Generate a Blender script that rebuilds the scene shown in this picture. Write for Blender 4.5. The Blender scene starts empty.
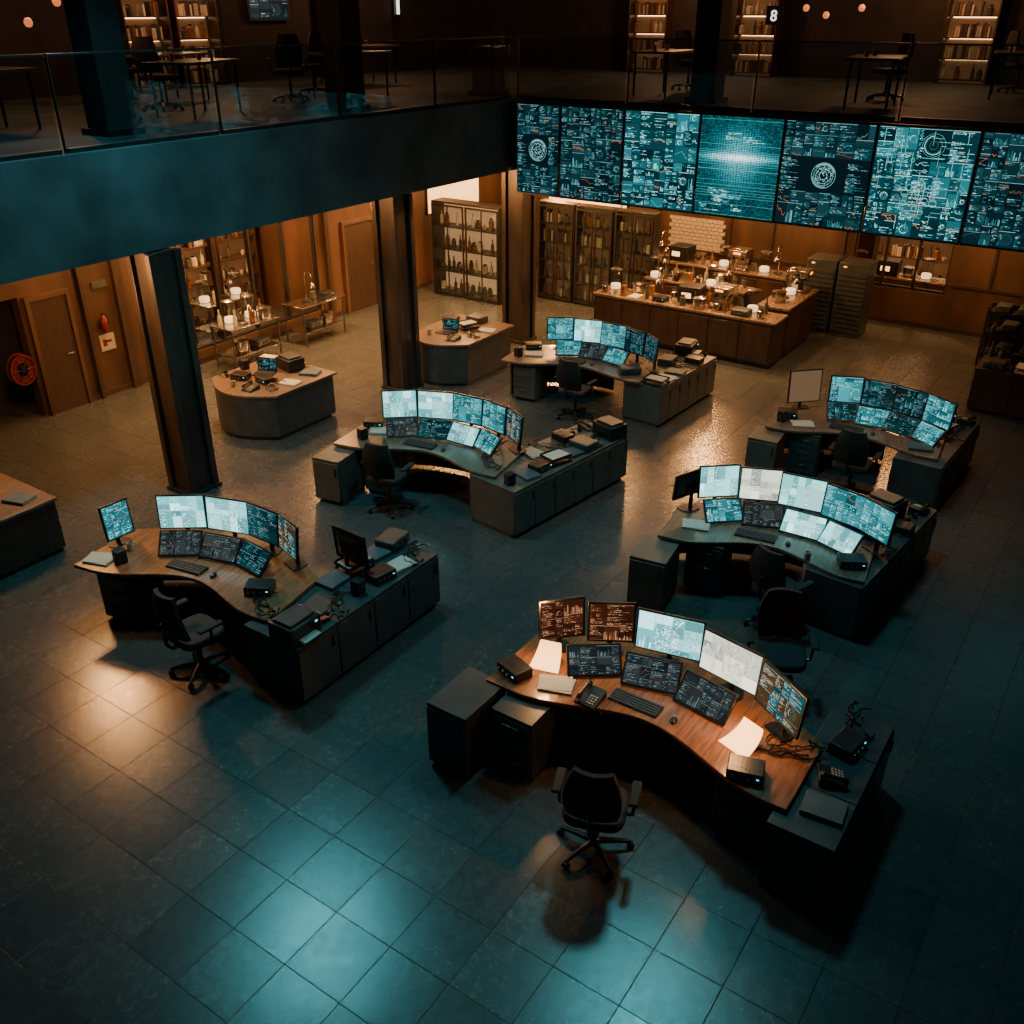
import bpy, math, random, bmesh
from mathutils import Matrix, Vector
rad=math.radians
COL=bpy.context.scene.collection
# ---------------------------------------------------------------- materials
def newmat(name):
    m=bpy.data.materials.new(name);m.use_nodes=True
    nt=m.node_tree;b=nt.nodes.get('Principled BSDF');return m,nt,b
def mat(name,col,rough=.5,metal=0,noise=0,nscale=8,bump=0,emit=None,es=0,stretch=(1,1,1),coat=0):
    m,nt,b=newmat(name)
    b.inputs['Base Color'].default_value=(*col,1);b.inputs['Roughness'].default_value=rough;b.inputs['Metallic'].default_value=metal
    if coat:b.inputs['Coat Weight'].default_value=coat
    tc=nt.nodes.new('ShaderNodeTexCoord');mp=nt.nodes.new('ShaderNodeMapping');mp.inputs['Scale'].default_value=stretch
    nt.links.new(tc.outputs['Object'],mp.inputs[0])
    n=nt.nodes.new('ShaderNodeTexNoise');n.inputs['Scale'].default_value=nscale;n.inputs['Detail'].default_value=5
    nt.links.new(mp.outputs[0],n.inputs['Vector'])
    if noise:
        mx=nt.nodes.new('ShaderNodeMix');mx.data_type='RGBA'
        mx.inputs[6].default_value=(*[c*(1-noise) for c in col],1);mx.inputs[7].default_value=(*[min(1,c*(1+noise)) for c in col],1)
        mr=nt.nodes.new('ShaderNodeMapRange');mr.inputs[1].default_value=.3;mr.inputs[2].default_value=.7
        nt.links.new(n.outputs['Fac'],mr.inputs[0]);nt.links.new(mr.outputs[0],mx.inputs[0]);nt.links.new(mx.outputs[2],b.inputs['Base Color'])
    if bump:
        bp=nt.nodes.new('ShaderNodeBump');bp.inputs['Strength'].default_value=bump;bp.inputs['Distance'].default_value=.02
        nt.links.new(n.outputs['Fac'],bp.inputs['Height']);nt.links.new(bp.outputs[0],b.inputs['Normal'])
    if emit:
        b.inputs['Emission Color'].default_value=(*emit,1);b.inputs['Emission Strength'].default_value=es
    return m
M={}
M['cab']=mat('cabinet_grey_laminate',(.042,.052,.056),.38,noise=.3,nscale=6)
M['cabl']=mat('cabinet_taupe_laminate',(.10,.09,.076),.45,noise=.25,nscale=5)
M['black']=mat('black_plastic',(.012,.013,.015),.35,noise=.3,nscale=20)
M['fabric']=mat('chair_fabric',(.009,.011,.014),.75,noise=.4,nscale=90,bump=.2)
M['metal']=mat('brushed_metal',(.25,.26,.27),.32,1,noise=.15,nscale=20)
M['dmetal']=mat('dark_metal',(.05,.05,.055),.4,.8,noise=.25,nscale=12)
M['wood']=mat('desk_wood',(.27,.105,.045),.3,noise=.5,nscale=9,stretch=(.5,6,1),coat=.3)
M['woodd']=mat('desk_top_dark',(.15,.10,.07),.33,noise=.4,nscale=9,stretch=(.5,6,1),coat=.2)
M['wall']=mat('brown_wall_panel',(.085,.044,.027),.45,noise=.5,nscale=1.6,stretch=(1,1,.3))
M['walld']=mat('dark_wall',(.024,.022,.022),.85,noise=.3,nscale=3)
M['door']=mat('door_wood',(.045,.025,.017),.45,noise=.35,nscale=7,stretch=(6,6,.5))
M['conc']=mat('teal_concrete',(.066,.090,.098),.65,noise=.45,nscale=1.3,bump=.25)
M['soffit']=mat('soffit_plaster',(.16,.09,.06),.8,noise=.1,nscale=2)
M['pillar']=mat('pillar_bronze_metal',(.075,.058,.05),.36,.55,noise=.35,nscale=4,stretch=(1,1,.3))
M['red']=mat('red_enamel',(.13,.010,.006),.4,noise=.2,nscale=10)
M['brownb']=mat('brown_cover',(.16,.07,.035),.5,noise=.2,nscale=10)
M['paper']=mat('paper',(.5,.47,.41),.8,noise=.08,nscale=20)
M['cream']=mat('cream_plastic',(.36,.32,.26),.5,noise=.1,nscale=12)
M['blue']=mat('blue_grey_card',(.05,.08,.10),.6,noise=.2,nscale=12)
M['key']=mat('key_caps',(.05,.052,.055),.5,noise=.2,nscale=40)
M['shade']=mat('lamp_diffuser_lit',(.7,.5,.3),.6,emit=(1,.52,.2),es=3)
M['down']=mat('downlight_lens_lit',(.9,.7,.5),.5,emit=(1,.5,.18),es=40)
M['panel']=mat('warm_glowing_panel',(.9,.75,.5),.5,emit=(1,.5,.2),es=2.2,noise=.3,nscale=3)
M['cabglow']=mat('painted_glow_cabinet_back',(.14,.085,.05),.5,emit=(1,.42,.14),es=.07,noise=.2,nscale=3)  # emission stands in for light inside the cabinets
M['cabglow2']=mat('bright_painted_glow_cabinet_back',(.3,.2,.12),.5,emit=(1,.5,.22),es=.55,noise=.5,nscale=2)  # stronger painted glow for the lit display cabinet
M['strip']=mat('added_shelf_strip_lit',(.9,.7,.5),.5,emit=(1,.6,.3),es=9)
M['dim']=mat('pendant_globe_lit',(.9,.7,.5),.5,emit=(1,.25,.07),es=.9)
M['white']=mat('white_light_tube',(.9,.9,.9),.5,emit=(.8,.85,.8),es=1.8)
M['led']=mat('indicator_light',(.1,.8,.9),.5,emit=(.1,.8,1),es=2)
M['ledo']=mat('amber_indicator',(.9,.3,.05),.5,emit=(1,.3,.05),es=3)
M['counter']=mat('counter_wood',(.045,.025,.017),.33,noise=.35,nscale=6,stretch=(1,1,.3))
M['frame']=mat('black_cabinet_frame',(.014,.012,.011),.4,noise=.3,nscale=9)
M['ctop']=mat('counter_stone',(.15,.10,.07),.2,noise=.4,nscale=14)
M['steel']=mat('stainless_steel',(.5,.47,.43),.22,1,noise=.1,nscale=12)
M['amber']=mat('amber_glass',(.20,.09,.035),.12,noise=.4,nscale=9)
M['pale']=mat('pale_ceramic',(.5,.44,.36),.3,noise=.1,nscale=9)
M['green']=mat('smoky_glass',(.07,.075,.065),.1,noise=.2,nscale=9)
M['navy']=mat('navy_cover',(.04,.045,.06),.5,noise=.2,nscale=9)
M['glow']=mat('glowing_jar_contents',(.9,.8,.6),.3,emit=(1,.6,.3),es=1.8)
def glass(name,tint,rough=.05,gl=.12):
    m=bpy.data.materials.new(name);m.use_nodes=True;nt=m.node_tree;nt.nodes.clear()
    o=nt.nodes.new('ShaderNodeOutputMaterial');t=nt.nodes.new('ShaderNodeBsdfTransparent');g=nt.nodes.new('ShaderNodeBsdfGlossy');x=nt.nodes.new('ShaderNodeMixShader')
    t.inputs[0].default_value=(*tint,1);g.inputs['Roughness'].default_value=rough;x.inputs[0].default_value=gl
    nt.links.new(t.outputs[0],x.inputs[1]);nt.links.new(g.outputs[0],x.inputs[2]);nt.links.new(x.outputs[0],o.inputs[0]);return m
M['glass']=glass('clear_glass',(.85,.9,.9),gl=.08)
M['rail']=glass('railing_glass',(.8,.85,.86),.03,.06)
def uimat():
    m=bpy.data.materials.new('screen_graphics');m.use_nodes=True;nt=m.node_tree;nt.nodes.clear()
    o=nt.nodes.new('ShaderNodeOutputMaterial');e=nt.nodes.new('ShaderNodeEmission');a=nt.nodes.new('ShaderNodeAttribute');a.attribute_name='Col'
    e.inputs[1].default_value=1.0
    nt.links.new(a.outputs['Color'],e.inputs[0]);nt.links.new(e.outputs[0],o.inputs[0]);return m
M['ui']=uimat()
def floormat():
    m,nt,b=newmat('slate_floor_tiles');L=nt.links
    tc=nt.nodes.new('ShaderNodeTexCoord');mp=nt.nodes.new('ShaderNodeMapping');mp.inputs['Location'].default_value=(-.06,-.09,0)
    L.new(tc.outputs['Object'],mp.inputs[0])
    br=nt.nodes.new('ShaderNodeTexBrick');br.offset=0;br.squash=1
    for k,v in (('Scale',1),('Mortar Size',.004),('Mortar Smooth',.4),('Brick Width',.53),('Row Height',.53),('Bias',0)):br.inputs[k].default_value=v
    br.inputs['Color1'].default_value=(0,0,0,1);br.inputs['Color2'].default_value=(1,1,1,1);br.inputs['Mortar'].default_value=(.5,.5,.5,1)
    L.new(mp.outputs[0],br.inputs['Vector'])
    n=nt.nodes.new('ShaderNodeTexNoise');n.inputs['Scale'].default_value=13;n.inputs['Detail'].default_value=10;n.inputs['Roughness'].default_value=.78;n.inputs['Distortion'].default_value=.8
    L.new(tc.outputs['Object'],n.inputs['Vector'])
    n2=nt.nodes.new('ShaderNodeTexNoise');n2.inputs['Scale'].default_value=1.1;n2.inputs['Detail'].default_value=3;L.new(tc.outputs['Object'],n2.inputs['Vector'])
    cr=nt.nodes.new('ShaderNodeMix');cr.data_type='RGBA';cr.inputs[6].default_value=(.056,.059,.059,1);cr.inputs[7].default_value=(.064,.067,.067,1);L.new(br.outputs['Color'],cr.inputs[0])
    r=nt.nodes.new('ShaderNodeValToRGB');r.color_ramp.elements[0].position=.32;r.color_ramp.elements[0].color=(.7,.7,.7,1);r.color_ramp.elements[1].position=.68;r.color_ramp.elements[1].color=(1.35,1.33,1.3,1)
    L.new(n.outputs['Fac'],r.inputs[0])
    mx=nt.nodes.new('ShaderNodeMix');mx.data_type='RGBA';mx.blend_type='MULTIPLY';mx.inputs[0].default_value=1
    L.new(cr.outputs[2],mx.inputs[6]);L.new(r.outputs[0],mx.inputs[7])
    mo=nt.nodes.new('ShaderNodeMix');mo.data_type='RGBA';mo.inputs[7].default_value=(.008,.009,.01,1);L.new(br.outputs['Fac'],mo.inputs[0]);L.new(mx.outputs[2],mo.inputs[6]);L.new(mo.outputs[2],b.inputs['Base Color'])
    def mth(op,a,bb,c=None):
        x=nt.nodes.new('ShaderNodeMath');x.operation=op
        for i,v in enumerate((a,bb,c)):
            if v is None:continue
            if isinstance(v,(int,float)):x.inputs[i].default_value=v
            else:L.new(v,x.inputs[i])
        return x.outputs[0]
    ro=mth('MULTIPLY_ADD',br.outputs['Color'],.04,.11);ro=mth('MULTIPLY_ADD',n.outputs['Fac'],.16,ro);ro=mth('MULTIPLY_ADD',n2.outputs['Fac'],.08,ro);ro=mth('MULTIPLY_ADD',br.outputs['Fac'],.4,ro)
    L.new(ro,b.inputs['Roughness'])
    sp=mth('MULTIPLY_ADD',br.outputs['Fac'],-.7,1.0);L.new(sp,b.inputs['Specular IOR Level'])
    a=mth('MULTIPLY',n.outputs['Fac'],.45);a=mth('MULTIPLY_ADD',br.outputs['Fac'],-.7,a)
    bp=nt.nodes.new('ShaderNodeBump');bp.inputs['Strength'].default_value=.3;bp.inputs['Distance'].default_value=.008
    L.new(a,bp.inputs['Height']);L.new(bp.outputs[0],b.inputs['Normal'])
    return m
M['floor']=floormat()
# ---------------------------------------------------------------- mesh builder
class MB:
    def __init__(s):s.v=[];s.f=[];s.m=[]
    def add(s,vs,fs,mi=0):
        k=len(s.v);s.v+=[tuple(v) for v in vs];s.f+=[tuple(k+i for i in f) for f in fs];s.m+=[mi]*len(fs);return s
    def box(s,c,d,rz=0,mi=0,rx=0):
        X=Matrix.Translation(c)@Matrix.Rotation(rz,4,'Z')@Matrix.Rotation(rx,4,'X')
        vs=[X@Vector((a*d[0]/2,b*d[1]/2,e*d[2]/2)) for a in(-1,1) for b in(-1,1) for e in(-1,1)]
        return s.add(vs,[(0,1,3,2),(4,6,7,5),(0,4,5,1),(2,3,7,6),(0,2,6,4),(1,5,7,3)],mi)
    def bb(s,x0,x1,y0,y1,z0,z1,mi=0):return s.box(((x0+x1)/2,(y0+y1)/2,(z0+z1)/2),(x1-x0,y1-y0,z1-z0),mi=mi)
    def prism(s,p,z0,z1,mi=0):
        n=len(p);vs=[(a,b,z0) for a,b in p]+[(a,b,z1) for a,b in p]
        return s.add(vs,[tuple(range(n))[::-1],tuple(range(n,2*n))]+[(i,(i+1)%n,(i+1)%n+n,i+n) for i in range(n)],mi)
    def tube(s,pts,r,n=8,mi=0):
        pts=[Vector(p) for p in pts];rs=r if isinstance(r,(list,tuple)) else [r]*len(pts);vs=[];u=None
        for i,p in enumerate(pts):
            d=(pts[min(i+1,len(pts)-1)]-pts[max(i-1,0)]).normalized()
            u=d.orthogonal() if u is None else u-d*u.dot(d)
            u.normalize();w=d.cross(u)
            vs+=[p+rs[i]*(math.cos(2*math.pi*j/n)*u+math.sin(2*math.pi*j/n)*w) for j in range(n)]
        fs=[(i*n+j,i*n+(j+1)%n,(i+1)*n+(j+1)%n,(i+1)*n+j) for i in range(len(pts)-1) for j in range(n)]
        fs+=[tuple(range(n))[::-1],tuple((len(pts)-1)*n+j for j in range(n))]
        return s.add(vs,fs,mi)
    def lathe(s,prof,c=(0,0,0),n=16,mi=0,ring=False):
        k=len(prof)
        vs=[(c[0]+r*math.cos(2*math.pi*j/n),c[1]+r*math.sin(2*math.pi*j/n),c[2]+z) for r,z in prof for j in range(n)]
        fs=[(i*n+j,i*n+(j+1)%n,((i+1)%k)*n+(j+1)%n,((i+1)%k)*n+j) for i in range(k if ring else k-1) for j in range(n)]
        if not ring:fs+=[tuple(range(n))[::-1],tuple((k-1)*n+j for j in range(n))]
        return s.add(vs,fs,mi)
    def mesh(s,name,mats):
        me=bpy.data.meshes.new(name);me.from_pydata(s.v,[],s.f)
        for m in mats:me.materials.append(m)
        me.polygons.foreach_set('material_index',s.m)
        bm=bmesh.new();bm.from_mesh(me);bmesh.ops.recalc_face_normals(bm,faces=bm.faces);bm.to_mesh(me);bm.free()
        me.polygons.foreach_set('use_smooth',[True]*len(me.polygons));me.set_sharp_from_angle(angle=rad(32));me.update();return me
    def ob(s,name,mats,parent=None,loc=(0,0,0),rot=(0,0,0),bev=.004,label=None):
        if not isinstance(mats,(list,tuple)):mats=[mats]
        o=bpy.data.objects.new(name,s.mesh(name,mats));COL.objects.link(o);o.location=loc;o.rotation_euler=rot
        if parent:o.parent=parent
        if bev:
            b=o.modifiers.new('bevel','BEVEL');b.width=bev;b.segments=2;b.limit_method='ANGLE';b.angle_limit=rad(40)
        if label:o['label']=label
        return o
def thing(name,label,cat,loc=(0,0,0),rz=0,group=None):
    e=bpy.data.objects.new(name,None);COL.objects.link(e);e.location=loc;e.rotation_euler=(0,0,rz);e.empty_display_size=.1
    e['label']=label;e['category']=cat
    if group:e['group']=group
    return e
def tag(o,label,cat,group=None):
    o['label']=label;o['category']=cat
    if group:o['group']=group
    return o
def dup(r,loc,rz=0,label=None,group=None):
    def cp(o,par):
        c=o.copy();COL.objects.link(c)
        if par:c.parent=par
        for ch in list(o.children):cp(ch,c)
        return c
    c=cp(r,None);c.location=loc;c.rotation_euler=(0,0,rz)
    if label:c['label']=label
    if group:c['group']=group
    elif 'group' in c.keys() and group=='':del c['group']
    return c
PROTO={}
def inst(key,fn,loc,rz=0,label=None,group=None):
    if key in PROTO:return dup(PROTO[key],loc,rz,label,group)
    r=fn();PROTO[key]=r;r.location=loc;r.rotation_euler=(0,0,rz)
    if label:r['label']=label
    if group:r['group']=group
    return r
def struct(mb,name,mats,bev=0,label=None):
    o=mb.ob(name,mats,bev=bev);o['kind']='structure'
    return o
# ---------------------------------------------------------------- screen graphics
ST={
 'cyan':dict(bg=(.01,.11,.13),pan=[(.02,.22,.26),(.012,.13,.16),(.04,.34,.38)],tx=[(.3,1.15,1.25),(.1,.65,.75),(.9,1.8,1.8)],ac=[(1.8,.45,.08),(2,2,1.8)]),
 'wallc':dict(bg=(.004,.035,.045),pan=[(.008,.09,.11),(.004,.03,.04),(.015,.18,.21),(.004,.04,.05)],tx=[(.2,.85,.92),(.05,.4,.46),(.8,1.7,1.7)],ac=[(1.6,.4,.08),(1.4,.5,.2),(2,2,1.8)]),
 'white':dict(bg=(.25,.9,.93),pan=[(.5,1.4,1.4),(.2,.75,.8),(1.0,2.0,1.95)],tx=[(.08,.38,.42),(2.4,3.1,3.0),(.12,.55,.6)],ac=[(1.5,.6,.25),(.02,.2,.22)]),
 'cream':dict(bg=(.8,.9,.75),pan=[(1.2,1.25,1.0),(.6,.7,.62),(1.6,1.5,1.15)],tx=[(.22,.28,.25),(.4,.42,.36),(2.4,2.3,1.9)],ac=[(1.5,.5,.2),(.15,.45,.45)]),
 'dark':dict(bg=(.003,.012,.016),pan=[(.005,.03,.038),(.003,.015,.02),(.009,.05,.06)],tx=[(.05,.3,.34),(.025,.17,.21),(.3,.7,.72)],ac=[(1.2,.25,.06),(.7,1.0,1.0)]),
 'grey':dict(bg=(.014,.018,.019),pan=[(.024,.03,.032),(.014,.022,.025),(.036,.044,.044)],tx=[(.10,.14,.15),(.05,.09,.1),(.25,.36,.36)],ac=[(.5,.22,.08),(.4,.5,.5)]),
 'orange':dict(bg=(.03,.009,.004),pan=[(.05,.015,.007),(.035,.01,.005)],tx=[(.42,.15,.06),(.2,.07,.03),(1.0,.5,.27)],ac=[(1.2,.6,.3),(.5,.4,.3)]),
 'mixed':dict(bg=(.008,.03,.035),pan=[(.015,.10,.12),(.09,.05,.02),(.01,.05,.06)],tx=[(.2,.7,.75),(.8,.38,.16),(.8,1.0,.95)],ac=[(1.4,.3,.05),(1.0,1.2,1.1)]),
 'tan':dict(bg=(.17,.10,.055),pan=[(.32,.2,.11)],tx=[(.32,.2,.11)],ac=[(.32,.2,.11)]),  # lit look of a tan panel, put in as screen glow
}
def ui(w,h,seed,st,rh,special=None,dep=4):
    R=random.Random(seed);S=ST[st];V=[];F=[];C=[]
    def poly(p,c,l):
        k=len(V);V.extend([(x,-.0008*l,z) for x,z in p]);F.append(tuple(range(k,k+len(p))));C.append(c)
    def rect(x0,z0,x1,z1,c,l):
        if x1-x0>1e-4 and z1-z0>1e-4:poly([(x0,z0),(x1,z0),(x1,z1),(x0,z1)],c,l)
    def line(x0,z0,x1,z1,t,c,l):
        d=math.hypot(x1-x0,z1-z0) or 1e-6;nx,nz=-(z1-z0)/d*t/2,(x1-x0)/d*t/2
        poly([(x0-nx,z0-nz),(x1-nx,z1-nz),(x1+nx,z1+nz),(x0+nx,z0+nz)],c,l)
    def ring(cx,cz,r,t,c,l,n=28,a0=0,a1=2*math.pi):
        for i in range(n):
            a=a0+(a1-a0)*i/n;b=a0+(a1-a0)*(i+1)/n
            poly([(cx+r*math.cos(a),cz+r*math.sin(a)),(cx+(r+t)*math.cos(a),cz+(r+t)*math.sin(a)),(cx+(r+t)*math.cos(b),cz+(r+t)*math.sin(b)),(cx+r*math.cos(b),cz+r*math.sin(b))],c,l)
    def jit(c,a=.45):
        k=1+R.uniform(-a,a);return tuple(x*k for x in c)
    def text(x0,z0,x1,z1):
        z=z1-rh*.6
        while z-rh*.45>z0:
            x=x0+R.choice([0,0,0,rh])
            if R.random()<.8:
                end=x0+(x1-x0)*R.uniform(.25,1)
                while x<end-rh*.4:
                    l=min(R.uniform(.4,2.6)*rh,end-x);rect(x,z-rh*.42,x+l,z,jit(R.choice(S['tx'] if R.random()>.05 else S['ac'])),3);x+=l+rh*.4
            z-=rh*.95
    def fill(x0,z0,x1,z1):
        W,H=x1-x0,z1-z0;t=R.random();p=rh*.4
        if st=='tan':return
        rect(x0,z0,x1,z1,jit(R.choice(S['pan'])),1)
        if R.random()<.5:rect(x0,z1-rh*.25,x1,z1,jit(S['tx'][-1]),2)
        a,b,c,d=x0+p,z0+p,x1-p,z1-p
        if t<.48:text(a,b,c,d)
        elif t<.6:
            n=max(4,int((c-a)/(rh*.8)))
            for i in range(n):
                hh=R.uniform(.1,.7)*(d-b);rect(a+(c-a)*i/n,b,a+(c-a)*(i+.5)/n,b+hh,jit(R.choice(S['tx'])),2)
        elif t<.78:
            for k in range(5):line(a,b+(d-b)*k/4,c,b+(d-b)*k/4,rh*.07,jit(S['pan'][-1]),2)
            for q in range(R.choice([1,2,2])):
                z=R.uniform(b,d);n=max(6,int((c-a)/rh));cc=jit(R.choice(S['tx']+S['ac'][:1]))
                for i in range(n):
                    z2=min(d,max(b,z+R.uniform(-.18,.18)*(d-b)));line(a+(c-a)*i/n,z,a+(c-a)*(i+1)/n,z2,rh*.18,cc,3);z=z2
        elif t<.9:
            nx=max(3,int((c-a)/(rh*1.5)));nz=max(3,int((d-b)/(rh*1.1)))
            for i in range(nx):
                for j in range(nz):
                    if R.random()<.7:rect(a+(c-a)*i/nx,b+(d-b)*j/nz,a+(c-a)*(i+.8)/nx,b+(d-b)*(j+.7)/nz,jit(R.choice(S['pan']+S['tx'][:2]) if R.random()>.04 else S['ac'][0],.6),2)
        else:
            r=min(c-a,d-b)*.38;cx,cz=(a+c)/2,(b+d)/2
            for k in(1,.7,.35):ring(cx,cz,r*k,rh*.12,jit(S['tx'][0]),3,24)
            ring(cx,cz,r*.8,rh*.3,S['tx'][-1],3,10,R.random()*3,3+R.random()*3)
            text(a,b,a+(c-a)*.2,d)
    def rec(x0,z0,x1,z1,d):
        W,H=x1-x0,z1-z0
        if d<=0 or (W<rh*9 and H<rh*7) or (d<2 and R.random()<.25):fill(x0,z0,x1,z1);return
        g=rh*.2;k=R.uniform(.3,.7)
        if W/rh>H/rh*R.uniform(.8,1.3):rec(x0,z0,x0+W*k-g,z1,d-1);rec(x0+W*k+g,z0,x1,z1,d-1)
        else:rec(x0,z0,x1,z0+H*k-g,d-1);rec(x0,z0+H*k+g,x1,z1,d-1)
    rect(-w/2,-h/2,w/2,h/2,S['bg'],0)
    m=rh*.5
    if special=='glow':
        nx,nz=30,60
        for i in range(nx):
            for j in range(nz):
                x=-w/2+w*(i+.5)/nx;z=-h/2+h*(j+.5)/nz
                g=.75*math.exp(-((x/.34)**2+((z-.1*h)/.34)**2))+2.0*math.exp(-(((z-.1*h)/.05)**2+(x/.5)**2))
                k=.10+R.uniform(-.07,.10);c=(.03*k+.35*g**2,.8*k+1.0*g,.95*k+1.15*g)
                rect(x-w/nx*.5,z-h/nz*.4,x+w/nx*R.uniform(.2,.5),z+h/nz*.32,c,1)
        for q in range(9):
            x=R.uniform(-w*.48,w*.2);z=R.uniform(-h*.48,h*.4);text(x,z,x+w*.28,z+rh*6)
        for q in range(16):
            z=R.uniform(-h/2,h/2);line(-w/2,z,w/2,z,.003,(.15,.8,.85),2)
    elif special in('radar','globe'):
        rec(-w/2+m,h*.17,w/2-m,h/2-m,5);rec(-w/2+m,-h/2+m,w/2-m,-h*.17,5)
        r=h*.12;cx,cz=0,0
        for k in(1,.8,.62,.3):ring(cx,cz,r*k,.005,(.3,.8,.85),3,36)
        ring(cx,cz,r*.9,.01,(.6,1.2,1.2),3,12,.3,2.4);ring(cx,cz,r*.9,.01,(.3,.8,.9),3,12,3.3,5.0)
        for k in range(12):
            a=k*math.pi/6;line(cx+r*.3*math.cos(a),cz+r*.3*math.sin(a),cx+r*math.cos(a),cz+r*math.sin(a),.003,(.12,.4,.45),3)
        for k in range(50):
            a=R.uniform(0,6.28);q=r*R.random()**.5*.75;rect(cx+q*math.cos(a)-.005,cz+q*math.sin(a)-.005,cx+q*math.cos(a)+.005,cz+q*math.sin(a)+.005,(.8,1.4,1.4),4)
        text(-w/2+m,-h*.16,-w*.26,h*.16);text(w*.26,-h*.16,w/2-m,h*.16)
    elif special=='map':
        rec(-w/2+m,-h/2+m,w/2-m,h/2-m,6)
        for k in range(90):
            x=R.uniform(-w*.45,w*.45);z=R.uniform(-h*.45,h*.45)
            t=R.random();x2=x+(R.uniform(.05,.3) if t<.5 else 0);z2=z+(0 if t<.5 else R.uniform(.05,.3))
            x2=max(-w*.48,min(w*.48,x2));z2=max(-h*.48,min(h*.48,z2));line(x,z,x2,z2,.004,jit((.4,1.1,1.1)),4)
        for k in range(22):ring(R.gauss(.02,.13),R.gauss(-.1,.2),R.uniform(.015,.05),.004,(.5,1.2,1.2),4,14)
    else:
        rec(-w/2+m,-h/2+m,w/2-m,h/2-m,dep)
    me=bpy.data.meshes.new('display');me.from_pydata(V,[],F)
    ca=me.color_attributes.new('Col','FLOAT_COLOR','CORNER');dat=[]
    for f,c in zip(F,C):dat+=[c[0],c[1],c[2],1]*len(f)
    ca.data.foreach_set('color',dat);me.materials.append(M['ui']);me.update();return me
UIC={}
def uimesh(w,h,st,var,rh,special=None,dep=4):
    k=(round(w,2),round(h,2),st,var,special)
    if k not in UIC:UIC[k]=ui(w,h,sum(map(ord,st))*7+var*131+int(w*100),st,rh,special,dep)
    return UIC[k]
# ---------------------------------------------------------------- things
STN={'cyan':'cyan charts','white':'bright white-cyan data windows','cream':'pale cream data tables','dark':'dim teal readouts','orange':'dim amber schematic readouts','mixed':'teal and amber charts','tan':'a blank tan panel with painted glow','grey':'dim grey readouts'}
def monitor(w,h,zc,tilt,st,var,low=False):
    lab=('low tilted console screen showing ' if low else 'black desktop monitor showing ')+STN[st]
    e=thing('monitor',lab,'monitor')
    b=MB();b.box((0,.014,0),(w+.034,.028,h+.034))
    a,c=w/2*.85,h/2*.82;a2,c2=w/2*.5,h/2*.45;y1,y2=.028,(.05 if low else .075)
    b.add([(-a,y1,-c),(a,y1,-c),(a,y1,c),(-a,y1,c),(-a2,y2,-c2),(a2,y2,-c2),(a2,y2,c2),(-a2,y2,c2)],[(0,1,2,3),(4,7,6,5),(0,4,5,1),(1,5,6,2),(2,6,7,3),(3,7,4,0)])
    b.ob('casing',M['black'],e,(0,0,zc),(-tilt,0,0),.005)
    d=bpy.data.objects.new('display',uimesh(w,h,st,var,.0092,None,4));COL.objects.link(d);d.parent=e
    d.location=(0,-.002*math.cos(tilt),zc+.002*math.sin(tilt));d.rotation_euler=(-tilt,0,0)
    b=MB()
    if low:b.tube([(0,.05,zc-.02),(0,.09,.01)],.022)
    else:b.tube([(0,.07,zc),(0,.09,zc-.08),(0,.09,.01)],[.024,.022,.026])
    b.ob('neck',M['dmetal'],e,bev=0)
    MB().prism([(-.11,-.02),(-.13,.06),(-.08,.17),(.08,.17),(.13,.06),(.11,-.02)],0,.012).ob('foot',M['black'],e,bev=.003)
    return e
def keyboard():
    e=thing('keyboard','dark full-size computer keyboard on the worktop','keyboard')
    MB().add([(-.23,-.08,0),(.23,-.08,0),(.23,.08,0),(-.23,.08,0),(-.23,-.08,.012),(.23,-.08,.012),(.23,.08,.028),(-.23,.08,.028)],[(0,3,2,1),(4,5,6,7),(0,1,5,4),(1,2,6,5),(2,3,7,6),(3,0,4,7)]).ob('body',M['black'],e,bev=.003)
    b=MB()
    for r in range(5):
        for c in range(18):
            if r==0 and 3<c<9:continue
            y=-.06+r*.029;b.box((-.212+c*.025,y,.014+.0029*r*1.0+.006),(.019,.022,.008))
        if r==0:b.box((-.212+6*.025,-.06,.02),(.12,.022,.008))
    b.ob('keys',M['key'],e,bev=0);return e
def mouse():
    e=thing('computer_mouse','small black computer mouse beside the keyboard','mouse')
    b=MB();n=14;vs=[]
    for i in range(5):
        k=i/4;rr=math.cos(k*math.pi/2*.95)
        vs+=[(.03*rr*math.cos(2*math.pi*j/n),.052*rr*math.sin(2*math.pi*j/n),.005+.03*math.sin(k*math.pi/2)) for j in range(n)]
    fs=[(i*n+j,i*n+(j+1)%n,(i+1)*n+(j+1)%n,(i+1)*n+j) for i in range(4) for j in range(n)]+[tuple(range(n))[::-1],tuple(4*n+j for j in range(n))]
    b.add(vs,fs);b.ob('shell',M['black'],e,bev=0);MB().tube([(-.004,.03,.034),(.004,.03,.034)],.008).ob('wheel',M['metal'],e,bev=0);return e
def phone():
    e=thing('desk_phone','black desk telephone with handset and keypad','telephone')
    MB().add([(-.1,-.11,0),(.1,-.11,0),(.1,.11,0),(-.1,.11,0),(-.1,-.11,.02),(.1,-.11,.02),(.1,.11,.075),(-.1,.11,.075)],[(0,3,2,1),(4,5,6,7),(0,1,5,4),(1,2,6,5),(2,3,7,6),(3,0,4,7)]).ob('body',M['black'],e,bev=.006)
    b=MB()
    for i in range(3):
        for j in range(4):b.box((.01+i*.028,-.08+j*.026,.034+j*.0062),(.018,.016,.01))
    b.ob('keypad',M['cream'],e,bev=0)
    MB().tube([(-.065,-.1,.05),(-.065,-.08,.075),(-.065,0,.09),(-.065,.08,.105),(-.065,.1,.09)],[.024,.022,.014,.022,.024]).ob('handset',M['dmetal'],e,bev=0);return e
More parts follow.
